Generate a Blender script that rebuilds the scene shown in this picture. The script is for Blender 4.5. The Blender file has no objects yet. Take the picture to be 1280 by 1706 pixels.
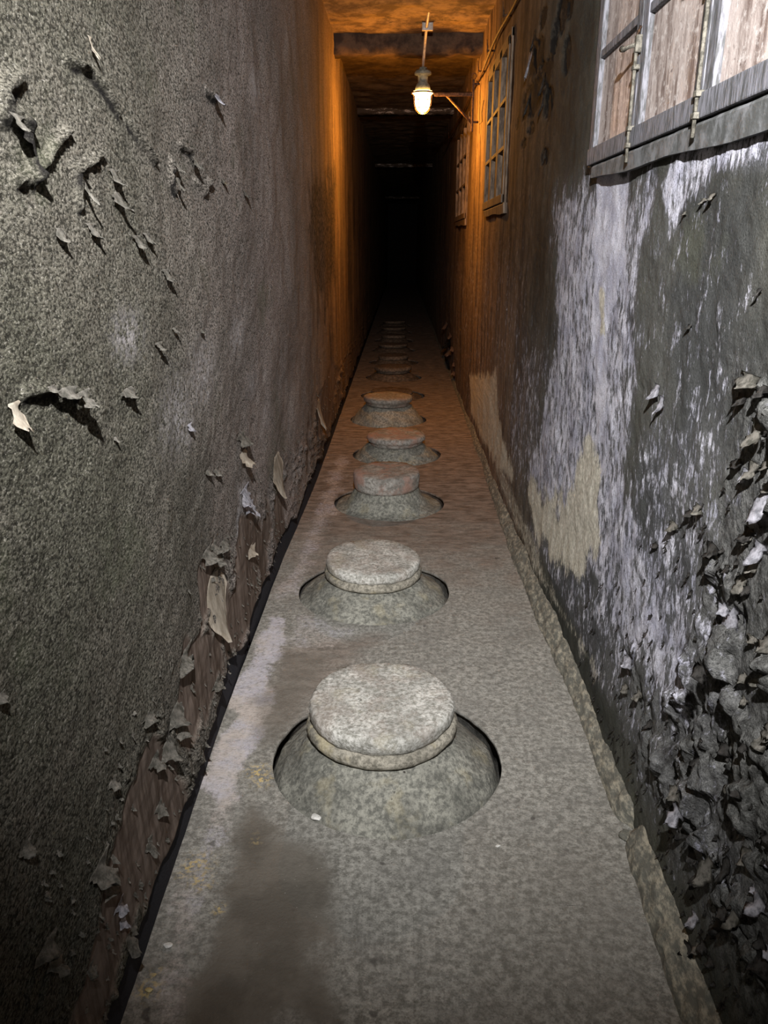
import bpy, bmesh, math, random
import numpy as np
from mathutils import Vector, Matrix

sc = bpy.context.scene
# ------------------------------------------------------------------ camera
F = 1290.0
PITCH = math.atan(445 / F); YAW = math.atan(28 * math.cos(PITCH) / F)
fw = np.array([-math.sin(YAW) * math.cos(PITCH), math.cos(YAW) * math.cos(PITCH), -math.sin(PITCH)])
rt = np.array([math.cos(YAW), math.sin(YAW), 0.0]); up = np.cross(rt, fw)
EYE = np.array([0, 0, 1.5])
cd = bpy.data.cameras.new('camera'); cam = bpy.data.objects.new('camera', cd)
sc.collection.objects.link(cam); sc.camera = cam
cd.sensor_fit = 'VERTICAL'; cd.sensor_height = 24; cd.lens = 24 * F / 1706; cd.clip_start = 0.02; cd.clip_end = 100
cam.matrix_world = Matrix(((rt[0], up[0], -fw[0], 0), (rt[1], up[1], -fw[1], 0), (rt[2], up[2], -fw[2], 1.5), (0, 0, 0, 1)))

# ------------------------------------------------------------------ world, lights, exposure
w = bpy.data.worlds.new('world'); sc.world = w; w.use_nodes = True
w.node_tree.nodes['Background'].inputs[0].default_value = (0.55, 0.6, 0.7, 1)
w.node_tree.nodes['Background'].inputs[1].default_value = 0.006
sc.view_settings.view_transform = 'Standard'; sc.view_settings.look = 'None'
sc.view_settings.gamma = 1; sc.view_settings.exposure = 0; sc.view_settings.use_curve_mapping = False
ld = bpy.data.lights.new('hand_torch', 'SPOT'); torch = bpy.data.objects.new('hand_torch', ld)
sc.collection.objects.link(torch)
torch.location = (0.03, -0.1, 2.25)
TORCH_AIM = Vector((0.10, 3.2, 1.36))
torch.rotation_euler = (TORCH_AIM - torch.location).to_track_quat('-Z', 'Y').to_euler()
ld.energy = 760; ld.color = (1.0, 0.985, 0.99); ld.spot_size = math.radians(101); ld.spot_blend = 1.0
ld.shadow_soft_size = 0.02
LAMP = Vector((0.165, 6.86, 2.625))
pl = bpy.data.lights.new('lamp_filament', 'POINT'); filament = bpy.data.objects.new('lamp_filament', pl)
sc.collection.objects.link(filament); filament.location = (LAMP.x, LAMP.y, LAMP.z - 0.045)
pl.energy = 85; pl.color = (1.0, 0.40, 0.055); pl.shadow_soft_size = 0.045

# ------------------------------------------------------------------ helpers
def hitz(x, y, z):
    r = fw + rt * (x - 640) / F + up * (853 - y) / F
    return EYE + r * (z - 1.5) / r[2]
def hitx(x, y, X):
    r = fw + rt * (x - 640) / F + up * (853 - y) / F
    return EYE + r * X / r[0]
XL, XR = -0.53, 0.62
def sst(x, a, b):
    t = np.clip((x - a) / (b - a), 0, 1); return t * t * (3 - 2 * t)
def bowL(Y, Z): return -0.042 * np.exp(-((Y - 2.9) / 1.3) ** 2) * (1 - sst(Z, 0.5, 1.5))
def bowR(Y, Z): return 0.028 * np.exp(-((Y - 2.0) / 1.0) ** 2) * (1 - sst(Z, 0.5, 1.5))

def _h(ix, iy, s):
    n = (ix.astype(np.int64) * 374761393 + iy.astype(np.int64) * 668265263 + s * 1274126177) & 0xffffffff
    n = ((n ^ (n >> 13)) * 1274126177) & 0xffffffff
    n = ((n ^ (n >> 16)) * 2246822519) & 0xffffffff
    return ((n ^ (n >> 15)) & 0xffffff) / float(0xffffff)
def vn(x, y, s=0):
    ix = np.floor(x); iy = np.floor(y); fx = x - ix; fy = y - iy
    fx = fx * fx * fx * (fx * (fx * 6 - 15) + 10); fy = fy * fy * fy * (fy * (fy * 6 - 15) + 10)
    a = _h(ix, iy, s); b = _h(ix + 1, iy, s); c = _h(ix, iy + 1, s); d = _h(ix + 1, iy + 1, s)
    return (a + (b - a) * fx) * (1 - fy) + (c + (d - c) * fx) * fy
def fbm(x, y, s=0, o=4):
    r = 0; a = 0.5; t = 0
    for k in range(o):
        r = r + a * vn(x, y, s + k * 17); t += a; x = x * 2.03 + 3.1; y = y * 2.03 + 7.7; a *= 0.5
    return r / t
def worley(x, y, s=0):
    ix = np.floor(x); iy = np.floor(y); f1 = np.full(x.shape, 9.0); idv = np.zeros(x.shape)
    f2 = np.full(x.shape, 9.0)
    for i in (-1, 0, 1):
        for j in (-1, 0, 1):
            cx = ix + i; cy = iy + j
            d = np.hypot(cx + _h(cx, cy, s) - x, cy + _h(cx, cy, s + 5) - y)
            m = d < f1
            f2 = np.where(m, f1, np.minimum(f2, d)); idv = np.where(m, _h(cx, cy, s + 9), idv); f1 = np.where(m, d, f1)
    return f1, f2, idv
def sdist(X, Y, poly):
    """signed distance to polygon, positive inside"""
    P = np.asarray(poly); d = np.full(X.shape, 1e9); ins = np.zeros(X.shape, bool)
    for k in range(len(P)):
        ax, ay = P[k]; bx, by = P[(k + 1) % len(P)]
        ex, ey = bx - ax, by - ay; L = ex * ex + ey * ey + 1e-12
        t = np.clip(((X - ax) * ex + (Y - ay) * ey) / L, 0, 1)
        d = np.minimum(d, np.hypot(X - ax - t * ex, Y - ay - t * ey))
        c = ((ay > Y) != (by > Y)) & (X < (bx - ax) * (Y - ay) / ((by - ay) + 1e-12) + ax)
        ins ^= c
    return np.where(ins, d, -d)
def wallpoly(pts, X): return [tuple(hitx(x, y, X)[1:]) for x, y in pts]
def floorpoly(pts): return [tuple(hitz(x, y, 0)[:2]) for x, y in pts]

def link(o, parent=None):
    sc.collection.objects.link(o)
    if parent: o.parent = parent
    return o
def tag(o, label=None, cat=None, group=None, kind=None):
    if label: o['label'] = label
    if cat: o['category'] = cat
    if group: o['group'] = group
    if kind: o['kind'] = kind
    return o
def empty(name, loc=(0, 0, 0)):
    o = bpy.data.objects.new(name, None); o.location = loc; o.empty_display_size = 0.05
    return link(o)
def obj(name, bm, mat, parent=None, smooth=True):
    me = bpy.data.meshes.new(name); bm.to_mesh(me); bm.free(); me.materials.append(mat)
    if smooth:
        for p in me.polygons: p.use_smooth = True
    return link(bpy.data.objects.new(name, me), parent)
def np_mesh(name, V, Fq, mat, parent=None, masks=None, smooth=True):
    me = bpy.data.meshes.new(name)
    me.vertices.add(len(V)); me.vertices.foreach_set('co', V.astype(np.float32).ravel())
    me.loops.add(Fq.size); me.loops.foreach_set('vertex_index', Fq.astype(np.int32).ravel())
    me.polygons.add(len(Fq)); me.polygons.foreach_set('loop_start', np.arange(0, Fq.size, 4, dtype=np.int32))
    me.polygons.foreach_set('loop_total', np.full(len(Fq), 4, np.int32))
    me.polygons.foreach_set('use_smooth', np.full(len(Fq), smooth))
    me.update(calc_edges=True)
    if masks is not None:
        a = me.attributes.new('mask', 'FLOAT_COLOR', 'POINT'); a.data.foreach_set('color', masks.astype(np.float32).ravel())
    me.materials.append(mat)
    return link(bpy.data.objects.new(name, me), parent)
def grid_faces(nu, nv, flip=False):
    i = np.arange(nu - 1)[:, None] * nv + np.arange(nv - 1)[None]
    q = np.stack([i, i + nv, i + nv + 1, i + 1], -1).reshape(-1, 4)
    return q[:, ::-1] if flip else q
def bx(bm, x0, x1, y0, y1, z0, z1, bev=0.0):
    r = bmesh.ops.create_cube(bm, size=1)
    for v in r['verts']:
        v.co = Vector(((x0 + x1) / 2 + v.co.x * (x1 - x0), (y0 + y1) / 2 + v.co.y * (y1 - y0), (z0 + z1) / 2 + v.co.z * (z1 - z0)))
    if bev:
        es = list({e for v in r['verts'] for e in v.link_edges})
        bmesh.ops.bevel(bm, geom=es, offset=bev, segments=2, affect='EDGES', profile=0.6)
def tube(bm, pts, r, n=10, closed=False):
    pts = [Vector(p) for p in pts]; rings = []
    m = len(pts)
    for i, p in enumerate(pts):
        if closed: t = pts[(i + 1) % m] - pts[i - 1]
        else: t = pts[min(i + 1, m - 1)] - pts[max(i - 1, 0)]
        t.normalize(); a = Vector((0, 0, 1)) if abs(t.z) < 0.9 else Vector((1, 0, 0))
        u = t.cross(a).normalized(); v = t.cross(u)
        rr = r[i] if isinstance(r, (list, tuple)) else r
        rings.append([bm.verts.new(p + u * math.cos(k * 2 * math.pi / n) * rr + v * math.sin(k * 2 * math.pi / n) * rr) for k in range(n)])
    for i in range(m if closed else m - 1):
        a, b = rings[i], rings[(i + 1) % m]
        for k in range(n): bm.faces.new((a[k], a[(k + 1) % n], b[(k + 1) % n], b[k]))
    if not closed:
        bm.faces.new(rings[0][::-1]); bm.faces.new(rings[-1])
def lathe(bm, prof, n=64, c=(0, 0, 0), fn=None):
    rings = []
    for j, (r, z) in enumerate(prof):
        ring = []
        for k in range(n):
            a = k * 2 * math.pi / n
            rr, zz = (r, z) if fn is None else fn(r, z, a, j)
            ring.append(bm.verts.new((c[0] + rr * math.cos(a), c[1] + rr * math.sin(a), c[2] + zz)))
        rings.append(ring)
    for i in range(len(rings) - 1):
        a, b = rings[i], rings[i + 1]
        for k in range(n): bm.faces.new((a[k], a[(k + 1) % n], b[(k + 1) % n], b[k]))
    return rings

# ------------------------------------------------------------------ materials
class NT:
    def __init__(s, name):
        m = bpy.data.materials.new(name); m.use_nodes = True; s.m = m; s.t = m.node_tree
        s.b = s.t.nodes['Principled BSDF']; s.tc = s.t.nodes.new('ShaderNodeTexCoord')
        s.P = s.tc.outputs['Object']
    def n(s, ty, **k):
        x = s.t.nodes.new(ty)
        for a, b in k.items(): setattr(x, a, b)
        return x
    def l(s, a, b): s.t.links.new(a, b)
    def setin(s, node, i, v):
        if isinstance(v, (int, float, tuple)): node.inputs[i].default_value = v
        else: s.l(v, node.inputs[i])
    def mapping(s, sc_):
        x = s.n('ShaderNodeMapping'); s.l(s.P, x.inputs[0]); x.inputs['Scale'].default_value = sc_; return x.outputs[0]
    def noise(s, scale, detail=4, rough=0.6, vec=None, dist=0):
        x = s.n('ShaderNodeTexNoise'); s.l(vec or s.P, x.inputs['Vector'])
        x.inputs['Scale'].default_value = scale; x.inputs['Detail'].default_value = detail
        x.inputs['Roughness'].default_value = rough; x.inputs['Distortion'].default_value = dist
        return x.outputs[0]
    def voro(s, scale, feature='F1', vec=None):
        x = s.n('ShaderNodeTexVoronoi', feature=feature); s.l(vec or s.P, x.inputs['Vector']); x.inputs['Scale'].default_value = scale
        return x.outputs['Distance']
    def mr(s, v, a, b, c=0.0, d=1.0):
        x = s.n('ShaderNodeMapRange', interpolation_type='SMOOTHSTEP'); s.setin(x, 0, v)
        for i, q in enumerate((a, b, c, d)): s.setin(x, i + 1, q)
        return x.outputs[0]
    def math(s, op, a, b=0.0, c=0.0):
        x = s.n('ShaderNodeMath', operation=op); s.setin(x, 0, a); s.setin(x, 1, b); s.setin(x, 2, c); return x.outputs[0]
    def mix(s, f, a, b, mode='MIX'):
        x = s.n('ShaderNodeMix', data_type='RGBA', blend_type=mode); s.setin(x, 0, f)
        s.setin(x, 6, a if not isinstance(a, tuple) else (*a, 1)[:4]); s.setin(x, 7, b if not isinstance(b, tuple) else (*b, 1)[:4])
        return x.outputs[2]
    def masks(s):
        a = s.n('ShaderNodeAttribute', attribute_name='mask'); sp = s.n('ShaderNodeSeparateColor'); s.l(a.outputs['Color'], sp.inputs[0])
        return sp.outputs[0], sp.outputs[1], sp.outputs[2], a.outputs['Alpha']
    def bump(s, h, dist=0.01, strength=1.0, prev=None):
        x = s.n('ShaderNodeBump'); s.setin(x, 'Height', h)
        s.setin(x, 'Strength', strength); x.inputs['Distance'].default_value = dist
        if prev is not None: s.l(prev, x.inputs['Normal'])
        return x.outputs[0]
    def out(s, col, rough=0.9, normal=None, spec=0.2, metal=0.0):
        s.setin(s.b, 'Base Color', (*col, 1) if isinstance(col, tuple) else col); s.setin(s.b, 'Roughness', rough)
        s.b.inputs['Specular IOR Level'].default_value = spec; s.b.inputs['Metallic'].default_value = metal
        if normal is not None: s.l(normal, s.b.inputs['Normal'])
        return s.m
def posY(t):
    sp = t.n('ShaderNodeSeparateXYZ'); t.l(t.P, sp.inputs[0]); return sp.outputs[1]

def mat_wall_left():
    t = NT('left wall stucco'); bare, dirt, pale, strip = t.masks(); gv = t.mapping((1, 0.62, 1))
    Y = posY(t)
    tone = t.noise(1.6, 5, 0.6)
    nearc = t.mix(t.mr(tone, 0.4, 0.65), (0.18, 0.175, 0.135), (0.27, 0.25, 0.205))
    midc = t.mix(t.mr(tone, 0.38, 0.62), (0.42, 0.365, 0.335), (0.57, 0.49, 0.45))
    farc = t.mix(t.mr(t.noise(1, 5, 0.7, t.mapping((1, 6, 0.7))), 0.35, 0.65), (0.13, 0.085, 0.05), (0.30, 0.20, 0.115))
    c = t.mix(t.mr(Y, 1.3, 3.2), nearc, midc); c = t.mix(t.mr(Y, 3.6, 6.2), c, farc)  # near stretch darker, middle lighter: torch falloff put into the colour
    # pale granules and dark pores
    g = t.noise(230, 3, 0.75, gv)
    wk = t.mr(Y, 2.2, 5.5, 1.0, 0.7)
    v = t.voro(185, 'F1', gv)
    h = t.math('ADD', t.math('MULTIPLY', v, -0.75), t.math('MULTIPLY', t.noise(165, 5, 0.8, gv), 1.9))
    c = t.mix(t.math('MULTIPLY', wk, t.mr(h, 0.59, 0.36, 0, 0.8)), c, (0.022, 0.021, 0.017))
    c = t.mix(t.math('MULTIPLY', wk, t.mr(g, 0.56, 0.70, 0, 0.75)), c, (0.56, 0.53, 0.46))
    c = t.mix(t.math('MULTIPLY', wk, t.mr(g, 0.50, 0.36, 0, 0.92)), c, (0.035, 0.033, 0.026))
    moss = t.mr(t.noise(2.4, 6, 0.7), 0.55, 0.72, 0, 0.35)
    c = t.mix(moss, c, (0.13, 0.15, 0.085))
    c = t.mix(t.math('MULTIPLY', pale, t.mr(t.noise(60, 5, 0.7), 0.42, 0.6)), c, (0.56, 0.53, 0.53))
    c = t.mix(t.math('MINIMUM', 1.0, t.math('MULTIPLY', dirt, t.mr(t.noise(34, 6, 0.7), 0.4, 0.58, 0.35, 1))), c, (0.03, 0.028, 0.026))
    bc = t.mix(t.mr(t.noise(1, 6, 0.7, t.mapping((8, 30, 4))), 0.35, 0.65), (0.085, 0.062, 0.048), (0.19, 0.15, 0.125))
    c = t.mix(bare, c, bc)
    c = t.mix(strip, c, (0.040, 0.040, 0.046))
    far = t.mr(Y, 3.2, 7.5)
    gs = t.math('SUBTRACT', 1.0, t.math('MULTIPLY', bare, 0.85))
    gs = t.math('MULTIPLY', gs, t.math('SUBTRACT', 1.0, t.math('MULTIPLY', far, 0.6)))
    nb = t.bump(h, 0.010, gs)
    nb = t.bump(t.noise(26, 5, 0.65, gv), 0.012, t.math('MULTIPLY', gs, 0.6), nb)
    return t.out(c, 0.97, nb, 0.05)

def mat_wall_right():
    t = NT('right wall flaking plaster'); eff, cream, dark, rough = t.masks()
    Y = posY(t)
    tone = t.noise(2.2, 5, 0.6)
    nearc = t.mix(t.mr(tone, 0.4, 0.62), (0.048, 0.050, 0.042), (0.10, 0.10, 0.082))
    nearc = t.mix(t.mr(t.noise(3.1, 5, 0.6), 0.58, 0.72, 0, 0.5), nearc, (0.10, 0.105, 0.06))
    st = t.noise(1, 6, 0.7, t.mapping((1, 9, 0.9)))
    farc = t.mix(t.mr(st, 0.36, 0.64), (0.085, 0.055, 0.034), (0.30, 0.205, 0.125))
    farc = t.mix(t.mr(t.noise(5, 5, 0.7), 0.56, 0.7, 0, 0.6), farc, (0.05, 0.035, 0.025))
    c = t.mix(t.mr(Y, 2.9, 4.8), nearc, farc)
    rc = t.mix(t.mr(t.noise(38, 7, 0.78), 0.36, 0.66), (0.05, 0.05, 0.045), (0.25, 0.25, 0.235))
    c = t.mix(t.math('MULTIPLY', rough, 0.8), c, rc)
    c = t.mix(t.math('MULTIPLY', t.math('MINIMUM', eff, 0.5), 0.5), c, (0.26, 0.26, 0.31))
    # pale salts: the mask pushes the threshold of a blotchy noise
    fine = t.noise(1, 7, 0.78, t.mapping((70, 84, 30)))
    blot = t.noise(1, 5, 0.65, t.mapping((30, 30, 14)))
    nn = t.math('ADD', t.math('MULTIPLY', fine, 0.55), t.math('MULTIPLY', blot, 0.45))
    th = t.math('ADD', nn, t.math('MULTIPLY', eff, 0.30))
    fac = t.mr(th, 0.60, 0.69)
    fac = t.math('MULTIPLY', fac, t.mr(eff, 0.0, 0.12))
    salt = t.mix(t.mr(t.noise(9, 5, 0.6), 0.35, 0.65), (0.50, 0.50, 0.60), (0.78, 0.775, 0.86))
    c = t.mix(fac, c, salt)
    g = t.noise(210, 4, 0.75)
    c = t.mix(t.mr(g, 0.50, 0.32, 0, 0.7), c, (0.02, 0.02, 0.018))
    c = t.mix(t.mr(g, 0.60, 0.74, 0, 0.22), c, (0.5, 0.5, 0.5))
    # solid white / cream places
    cc = t.mix(t.mr(t.noise(70, 5, 0.7), 0.4, 0.62), (0.54, 0.50, 0.40), (0.82, 0.77, 0.64))
    cf = t.mr(t.math('ADD', cream, t.math('MULTIPLY', t.math('SUBTRACT', fine, 0.5), 2.2)), 0.35, 0.75, 0, 0.92)
    c = t.mix(cf, c, cc)
    c = t.mix(t.math('MULTIPLY', dark, t.mr(t.noise(20, 5, 0.65), 0.32, 0.55, 0.35, 1)), c, (0.018, 0.016, 0.014))
    nb = t.bump(t.noise(150, 5, 0.75), 0.008, 0.8)
    nb = t.bump(t.noise(24, 5, 0.65), 0.014, t.math('ADD', 0.35, t.math('MULTIPLY', rough, 0.9)), nb)
    nb = t.bump(fac, 0.002, 0.5, nb)
    return t.out(c, 0.92, nb, 0.10)

def mat_floor():
    t = NT('floor concrete'); pale, damp, brown, yel = t.masks()
    n1 = t.noise(48, 7, 0.78); n2 = t.noise(5, 5, 0.65); n3 = t.noise(120, 3, 0.6)
    c = t.mix(t.mr(n1, 0.38, 0.64), (0.155, 0.15, 0.13), (0.38, 0.37, 0.33))
    c = t.mix(t.mr(n2, 0.42, 0.66, 0, 0.4), c, (0.16, 0.155, 0.14))
    gg = t.noise(190, 4, 0.75)
    c = t.mix(t.mr(gg, 0.48, 0.34, 0, 0.5), c, (0.07, 0.066, 0.056))
    c = t.mix(t.mr(gg, 0.58, 0.72, 0, 0.35), c, (0.5, 0.48, 0.44))
    bc = t.mix(t.mr(t.noise(1, 6, 0.72, t.mapping((9, 26, 1))), 0.38, 0.62), (0.115, 0.088, 0.068), (0.26, 0.205, 0.165))
    c = t.mix(brown, c, bc)
    dc = t.mix(t.mr(n2, 0.4, 0.6), (0.115, 0.104, 0.086), (0.165, 0.15, 0.125))
    pc = t.mix(t.mr(n2, 0.4, 0.6), (0.58, 0.56, 0.62), (0.62, 0.55, 0.50))
    pf = t.mr(t.math('ADD', t.math('MULTIPLY', pale, 0.35), t.noise(60, 8, 0.85)), 0.66, 0.92)
    c = t.mix(t.math('MULTIPLY', pf, t.mr(pale, 0.2, 0.9, 0.25, 0.7)), c, pc)
    c = t.mix(damp, c, dc)
    yf = t.math('MULTIPLY', yel, t.mr(t.noise(75, 3, 0.6), 0.48, 0.6))
    c = t.mix(yf, c, (0.62, 0.47, 0.2))
    c = t.mix(t.mr(n3, 0.70, 0.76, 0, 0.6), c, (0.6, 0.58, 0.54))
    c = t.mix(t.mr(t.noise(15, 2, 0.5), 0.30, 0.24, 0, 0.7), c, (0.06, 0.055, 0.05))
    nb = t.bump(t.noise(110, 4, 0.7), 0.004, 0.7); nb = t.bump(t.noise(18, 5, 0.6), 0.006, 0.6, nb)
    r = t.mr(damp, 0, 1, 0.88, 0.68)
    return t.out(c, r, nb, 0.22)

def mat_ceiling():
    t = NT('sooty ceiling plaster')
    c = t.mix(t.mr(t.noise(6, 7, 0.72), 0.38, 0.62), (0.12, 0.08, 0.048), (0.34, 0.235, 0.13))
    c = t.mix(t.mr(t.noise(3.2, 5, 0.6), 0.60, 0.68, 0, 0.85), c, (0.04, 0.03, 0.02))
    c = t.mix(t.mr(posY(t), 6.6, 7.2, 0, 0.62), c, (0.03, 0.02, 0.014))  # shade past the first beam painted into the ceiling colour
    nb = t.bump(t.noise(30, 6, 0.7), 0.01, 0.9)
    return t.out(c, 0.9, nb, 0.2)
def mat_beam():
    t = NT('beam with chipped plaster')
    c = t.mix(t.mr(t.noise(1, 6, 0.75, t.mapping((7, 7, 30))), 0.54, 0.62), (0.05, 0.036, 0.026), (0.42, 0.36, 0.32))
    return t.out(c, 0.9, t.bump(t.noise(30, 6, 0.7), 0.01, 0.9), 0.2)
def mat_stone(name, a, b, cyel=0.0, red=0.0, scale=40):
    t = NT(name)
    c = t.mix(t.mr(t.noise(scale, 7, 0.75), 0.38, 0.62), a, b)
    c = t.mix(t.mr(t.noise(7, 5, 0.65), 0.42, 0.62, 0, 0.5), c, tuple(q * 0.6 for q in a))
    if cyel: c = t.mix(t.mr(t.noise(9, 4, 0.6), 0.52, 0.66, 0, cyel), c, (0.46, 0.40, 0.24))
    if red: c = t.mix(t.mr(t.noise(8, 5, 0.65), 0.45, 0.62, 0, red), c, (0.36, 0.22, 0.17))
    c = t.mix(t.mr(t.noise(30, 2, 0.5), 0.74, 0.78, 0, 0.9), c, (0.03, 0.025, 0.02))
    nb = t.bump(t.noise(90, 5, 0.7), 0.006, 0.8); nb = t.bump(t.noise(16, 5, 0.6), 0.01, 0.6, nb)
    return t.out(c, 0.88, nb, 0.22)
def mat_simple(name, a, b, scale=20, rough=0.8, bump=0.3, stretch=(1, 1, 1), metal=0.0, spec=0.3, lo=0.38, hi=0.62):
    t = NT(name); v = t.mapping(stretch)
    n = t.noise(scale, 6, 0.7, v)
    return t.out(t.mix(t.mr(n, lo, hi), a, b), rough, t.bump(n, 0.004, bump), spec, metal)

M = dict(
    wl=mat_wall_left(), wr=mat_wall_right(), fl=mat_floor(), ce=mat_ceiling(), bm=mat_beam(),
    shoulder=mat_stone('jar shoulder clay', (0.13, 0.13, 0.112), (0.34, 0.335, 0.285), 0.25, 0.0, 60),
    shoulder_far=mat_stone('muddy jar shoulder', (0.06, 0.046, 0.034), (0.15, 0.115, 0.085)),  # brown cover, painted darker for the fading far light
    lid_near=mat_stone('jar lid stone', (0.26, 0.255, 0.22), (0.66, 0.65, 0.60), 0.2, 0.15, 75),
    lid_ring=mat_stone('jar lid rim', (0.16, 0.15, 0.12), (0.42, 0.39, 0.32), 0.5, 0, 60),
    lid_red=mat_stone('jar lid stone with reddish dust', (0.20, 0.185, 0.16), (0.44, 0.42, 0.38), 0.0, 0.8),
    lid_dark=mat_stone('jar lid stone dark', (0.16, 0.15, 0.125), (0.36, 0.34, 0.30), 0.0, 0.3),
    lid_mud=mat_stone('mud covered jar lid', (0.075, 0.056, 0.04), (0.20, 0.15, 0.11)),  # far lids: brown cover plus painted gloom where light fades
    soil=mat_simple('dark pit soil', (0.006, 0.006, 0.005), (0.014, 0.012, 0.01)),
    mortar=mat_simple('crumbling mortar', (0.12, 0.118, 0.098), (0.40, 0.365, 0.28), 60, 0.9, 1.0, (1, 0.5, 1), lo=0.42, hi=0.72),
    wood=mat_simple('weathered grey painted wood', (0.085, 0.088, 0.085), (0.19, 0.195, 0.20), 22, 0.75, 0.6, (1, 1, 1)),
    woodv=mat_simple('weathered grey stile wood', (0.08, 0.082, 0.083), (0.24, 0.24, 0.27), 30, 0.75, 0.6, (4, 4, 0.6)),
    pane_rust=None,
    pane_dark=mat_simple('grimy dark pane', (0.010, 0.011, 0.014), (0.035, 0.037, 0.045), 6, 0.8, 0.2, (3, 3, 0.5), 0, 0.1),
    pane_brown=mat_simple('brown boarded pane', (0.05, 0.03, 0.018), (0.14, 0.085, 0.045), 8, 0.7, 0.4, (3, 3, 0.5)),
    soot=mat_simple('thick soot', (0.004, 0.003, 0.003), (0.012, 0.009, 0.007)),  # near black colour standing in for the unlit far end
    sootbeam=mat_simple('soot darkened beam plaster', (0.030, 0.018, 0.011), (0.085, 0.052, 0.03), 9, 0.9, 1.0),  # the first beam's shade is put into its colour
    woodb=mat_simple('brown grimy window wood', (0.07, 0.05, 0.035), (0.20, 0.145, 0.10), 12, 0.75, 0.6, (3, 3, 0.7)),
    rust=mat_simple('rusty iron', (0.035, 0.02, 0.012), (0.14, 0.075, 0.04), 60, 0.7, 0.5, metal=0.3),
    bolt=mat_simple('flaking painted iron', (0.07, 0.065, 0.052), (0.21, 0.195, 0.16), 70, 0.7, 0.8),
    pipe=mat_simple('dull grey conduit', (0.35, 0.30, 0.24), (0.55, 0.5, 0.42), 30, 0.45, 0.2, spec=0.5),
    housing=mat_simple('green grey lamp housing', (0.10, 0.12, 0.10), (0.20, 0.22, 0.18), 30, 0.5, 0.3),
    flake=mat_simple('curled paint flake', (0.12, 0.115, 0.095), (0.32, 0.30, 0.26), 60, 0.85, 0.8),
    flake_pale=mat_simple('pale plaster flake', (0.42, 0.36, 0.28), (0.66, 0.60, 0.50), 30, 0.85, 0.6, (1, 1, 0.4)),
    flake_white=mat_simple('white salt crusted flake', (0.30, 0.30, 0.33), (0.66, 0.65, 0.70), 70, 0.85, 0.8),
    flake_dark=mat_simple('black mouldy flake', (0.02, 0.018, 0.016), (0.09, 0.085, 0.078), 50, 0.8, 0.9),
    flake_pink=mat_simple('pinkish paint scrap', (0.35, 0.24, 0.20), (0.62, 0.48, 0.42), 40, 0.8, 0.6),
    chip=mat_simple('white stone chip', (0.55, 0.54, 0.5), (0.78, 0.77, 0.73), 90, 0.8, 0.6),
    chip_yel=mat_simple('ochre stone chip', (0.5, 0.38, 0.15), (0.68, 0.56, 0.28), 90, 0.8, 0.6),
)
def mat_rust_pane():
    t = NT('rust streaked window pane')
    v = t.noise(1, 6, 0.72, t.mapping((1, 22, 3.2)))
    c = t.mix(t.mr(v, 0.36, 0.60), (0.17, 0.12, 0.10), (0.56, 0.48, 0.44))
    c = t.mix(t.mr(t.noise(45, 6, 0.7), 0.50, 0.66, 0, 0.8), c, (0.72, 0.66, 0.62))
    c = t.mix(t.mr(t.noise(60, 4, 0.7), 0.40, 0.30, 0, 0.8), c, (0.13, 0.09, 0.075))
    return t.out(c, 0.6, t.bump(t.noise(60, 5, 0.7), 0.003, 0.5), 0.35)
M['pane_rust'] = mat_rust_pane()
t = NT('glowing lamp glass'); t.out((0.9, 0.7, 0.4), 0.4)
t.b.inputs['Emission Color'].default_value = (1.0, 0.50, 0.13, 1); t.b.inputs['Emission Strength'].default_value = 24
M['glow'] = t.m

# ------------------------------------------------------------------ walls
def steps(y0, y1, f):
    a = [y0]
    while a[-1] < y1: a.append(a[-1] + f(a[-1]))
    return np.array(a)
YS = steps(-2.0, 33.0, lambda y: 0.12 if y < 0.1 else max(0.0052, 0.0016 * y * y + 0.0036) if y < 12 else 0.3)
ZS = np.linspace(-0.02, 3.10, 520)
GY, GZ = np.meshgrid(YS, ZS, indexing='ij')
WIN = [(1.21, 2.77), (4.93, 6.14), (7.80, 9.27)]       # Y ranges of the three windows in the right wall
WZ = (1.735, 2.64)

def seg_ridge(Y, Z, pts, wd):
    d = np.full(Y.shape, 1e9)
    for (ay, az), (by, bz) in zip(pts[:-1], pts[1:]):
        ey, ez = by - ay, bz - az; L = ey * ey + ez * ez + 1e-12
        tt = np.clip(((Y - ay) * ey + (Z - az) * ez) / L, 0, 1)
        dd = np.hypot(Y - ay - tt * ey, Z - az - tt * ez); d = np.minimum(d, dd)
    return np.exp(-(d / wd) ** 2)

# left wall
d = (fbm(GY * 3, GZ * 3, 1) - 0.5) * 0.022 + (fbm(GY * 16, GZ * 26, 2, 3) - 0.5) * 0.006
basez = 0.13 + 0.05 * (fbm(GY * 3.5, GZ * 0, 4, 4) - 0.5) * 2
rec = sst(GZ, basez + 0.012, basez - 0.006)
bare = np.zeros(GY.shape); dirt = np.zeros(GY.shape); pale = np.zeros(GY.shape)
jit = (fbm(GY * 9, GZ * 9, 5) - 0.5) * 0.16
for pts in [[(255, 1250), (290, 1230), (330, 1330), (325, 1400), (290, 1440), (265, 1490), (215, 1560), (185, 1700), (120, 1700), (200, 1400)],
            [(420, 860), (440, 850), (455, 900), (440, 1000), (418, 1090), (400, 1060)],
            [(320, 1080), (350, 1060), (370, 1090), (330, 1260), (310, 1230)],
            [(528, 680), (552, 600), (566, 620), (548, 712), (528, 735)],
            [(345, 940), (375, 900), (385, 960), (365, 1010), (350, 1060)]]:
    s = sdist(GY, GZ, wallpoly(pts, XL)); bare = np.maximum(bare, sst(s + jit * 0.5, -0.015, 0.012))
low = np.clip((0.62 - GZ) / 0.35, 0, 1) * sst(GY, 0.8, 1.4)
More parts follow.
